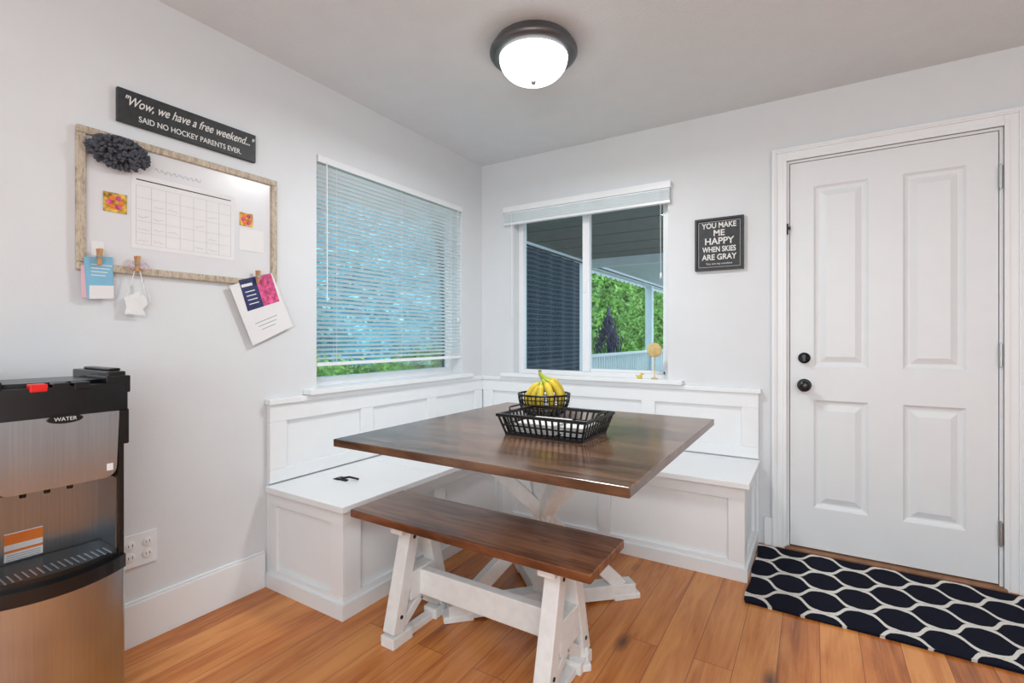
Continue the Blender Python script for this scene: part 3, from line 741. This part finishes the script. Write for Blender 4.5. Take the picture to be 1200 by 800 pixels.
for i in range(6): b.box(-0.19 if i==0 else -0.80,0.6+i*0.56,2.276,3.1,0.612+i*0.56,2.28,'batten')
b.box(-0.85,3.85,2.16,3.2,3.95,2.28,'exwhite')
b.make('porch_roof',parent=root)
b=B(); b.box(-0.97,0.95,2.20,-0.85,9.6,2.40,'exwhite')
y=0.98
while y<9.3:
    b.prism([(y+0.12+0.12*math.cos(math.pi*a/8),2.20-0.05*math.sin(math.pi*a/8)) for a in range(9)],-0.965,-0.955,'exwhite','X'); y+=0.24
b.box(-0.97,9.5,2.15,3.2,9.62,2.40,'exwhite')
for y in (1.05,3.75,7.5):
    b.box(-0.98,y-0.07,-0.05,-0.84,y+0.07,2.2,'exwhite')
b.box(-0.95,1.0,0.80,-0.87,9.5,0.845,'exwhite'); b.box(-0.94,1.0,0.05,-0.88,9.5,0.09,'exwhite')
y=1.2
while y<9.4:
    b.box(-0.925,y-0.018,0.09,-0.895,y+0.018,0.80,'exwhite'); y+=0.11
b.make('posts_and_railing',parent=root)
b=B(); b.box(-1.0,0.16,-0.15,3.2,9.6,-0.05,'deck'); b.make('porch_deck',parent=root)
b=B(); vs=[];fs=[]; n=120
for i in range(n+1):
    t=i/n; y=1.35+2.15*t
    for z,am in ((0.0,1),(1.1,0.9),(2.18,0.6)):
        vs.append((-0.76+0.022*am*math.sin(t*2*math.pi*6),y,z))
for i in range(n):
    for j in range(2): a=i*3+j; fs.append((a,a+3,a+4,a+1))
b.add(vs,fs,'curtain',True); b.tube([(-0.76,1.2,2.2),(-0.76,9.3,2.2)],0.012,'blackm',8); b.make('patio_curtain',parent=root)
root=empty('weeping_tree')
b=B(); b.tube([(-2.4,9.0,-0.59),(-2.35,9.05,0.8),(-2.4,9.0,1.9)],[0.10,0.07,0.04],'plum',8)
for i in range(420):
    a=random.uniform(0,2*math.pi); r=random.uniform(0,0.5)**0.8; z=1.85-r*0.9-random.uniform(0,1.0)*r-random.uniform(0,0.4)
    p=Vector((-2.4+r*math.cos(a)*0.6,9.0+r*math.sin(a)*0.7,z)); q=p+Vector((0.02,0.02,-0.12))
    b.tube([p,q],[0.020,0.004],'plum',4)
b.make('drooping_branches',parent=root)

# ------------------------------------------------------------ world & lights
w=bpy.data.worlds.new('world'); scene.world=w; w.use_nodes=True
bg=w.node_tree.nodes['Background']; bg.inputs[0].default_value=(0.66,0.85,1.0,1); bg.inputs[1].default_value=2.6
def area(name,loc,rot,sx,sy,power,col=(1,1,1)):
    l=bpy.data.lights.new(name,'AREA'); l.shape='RECTANGLE'; l.size=sx; l.size_y=sy; l.energy=power; l.color=col
    o=bpy.data.objects.new(name,l); scene.collection.objects.link(o); o.location=loc; o.rotation_euler=rot; return o
area('added_fill_overhead',(3.0,-3.9,2.36),(0,0,0),1.6,1.6,40,(0.90,0.965,1))  # added fill behind the camera, no real fixture
area('added_fill_rear',(2.6,-5.9,1.4),(math.radians(90),0,0),3.2,1.8,44,(0.87,0.955,1))  # added fill at the rear wall, no window there
area('added_fill_upward',(2.7,-4.2,1.3),(math.radians(180-20),0,0),1.0,1.0,34,(0.88,0.96,1))  # added upward fill to brighten the ceiling
l=bpy.data.lights.new('bulb','AREA'); l.shape='DISK'; l.size=0.28; l.energy=16; l.color=(0.97,0.99,1)
o=bpy.data.objects.new('ceiling_bulb',l); scene.collection.objects.link(o); o.location=(lx,ly,H-0.19)

# ------------------------------------------------------------ camera
c=bpy.data.cameras.new('camera'); c.sensor_width=36; c.lens=17.25; c.shift_y=-5/1200; c.clip_start=0.05
co=bpy.data.objects.new('camera',c); scene.collection.objects.link(co)
co.location=(2.11,-2.99,1.12); co.rotation_euler=(math.radians(90),0,math.radians(31.7)); scene.camera=co
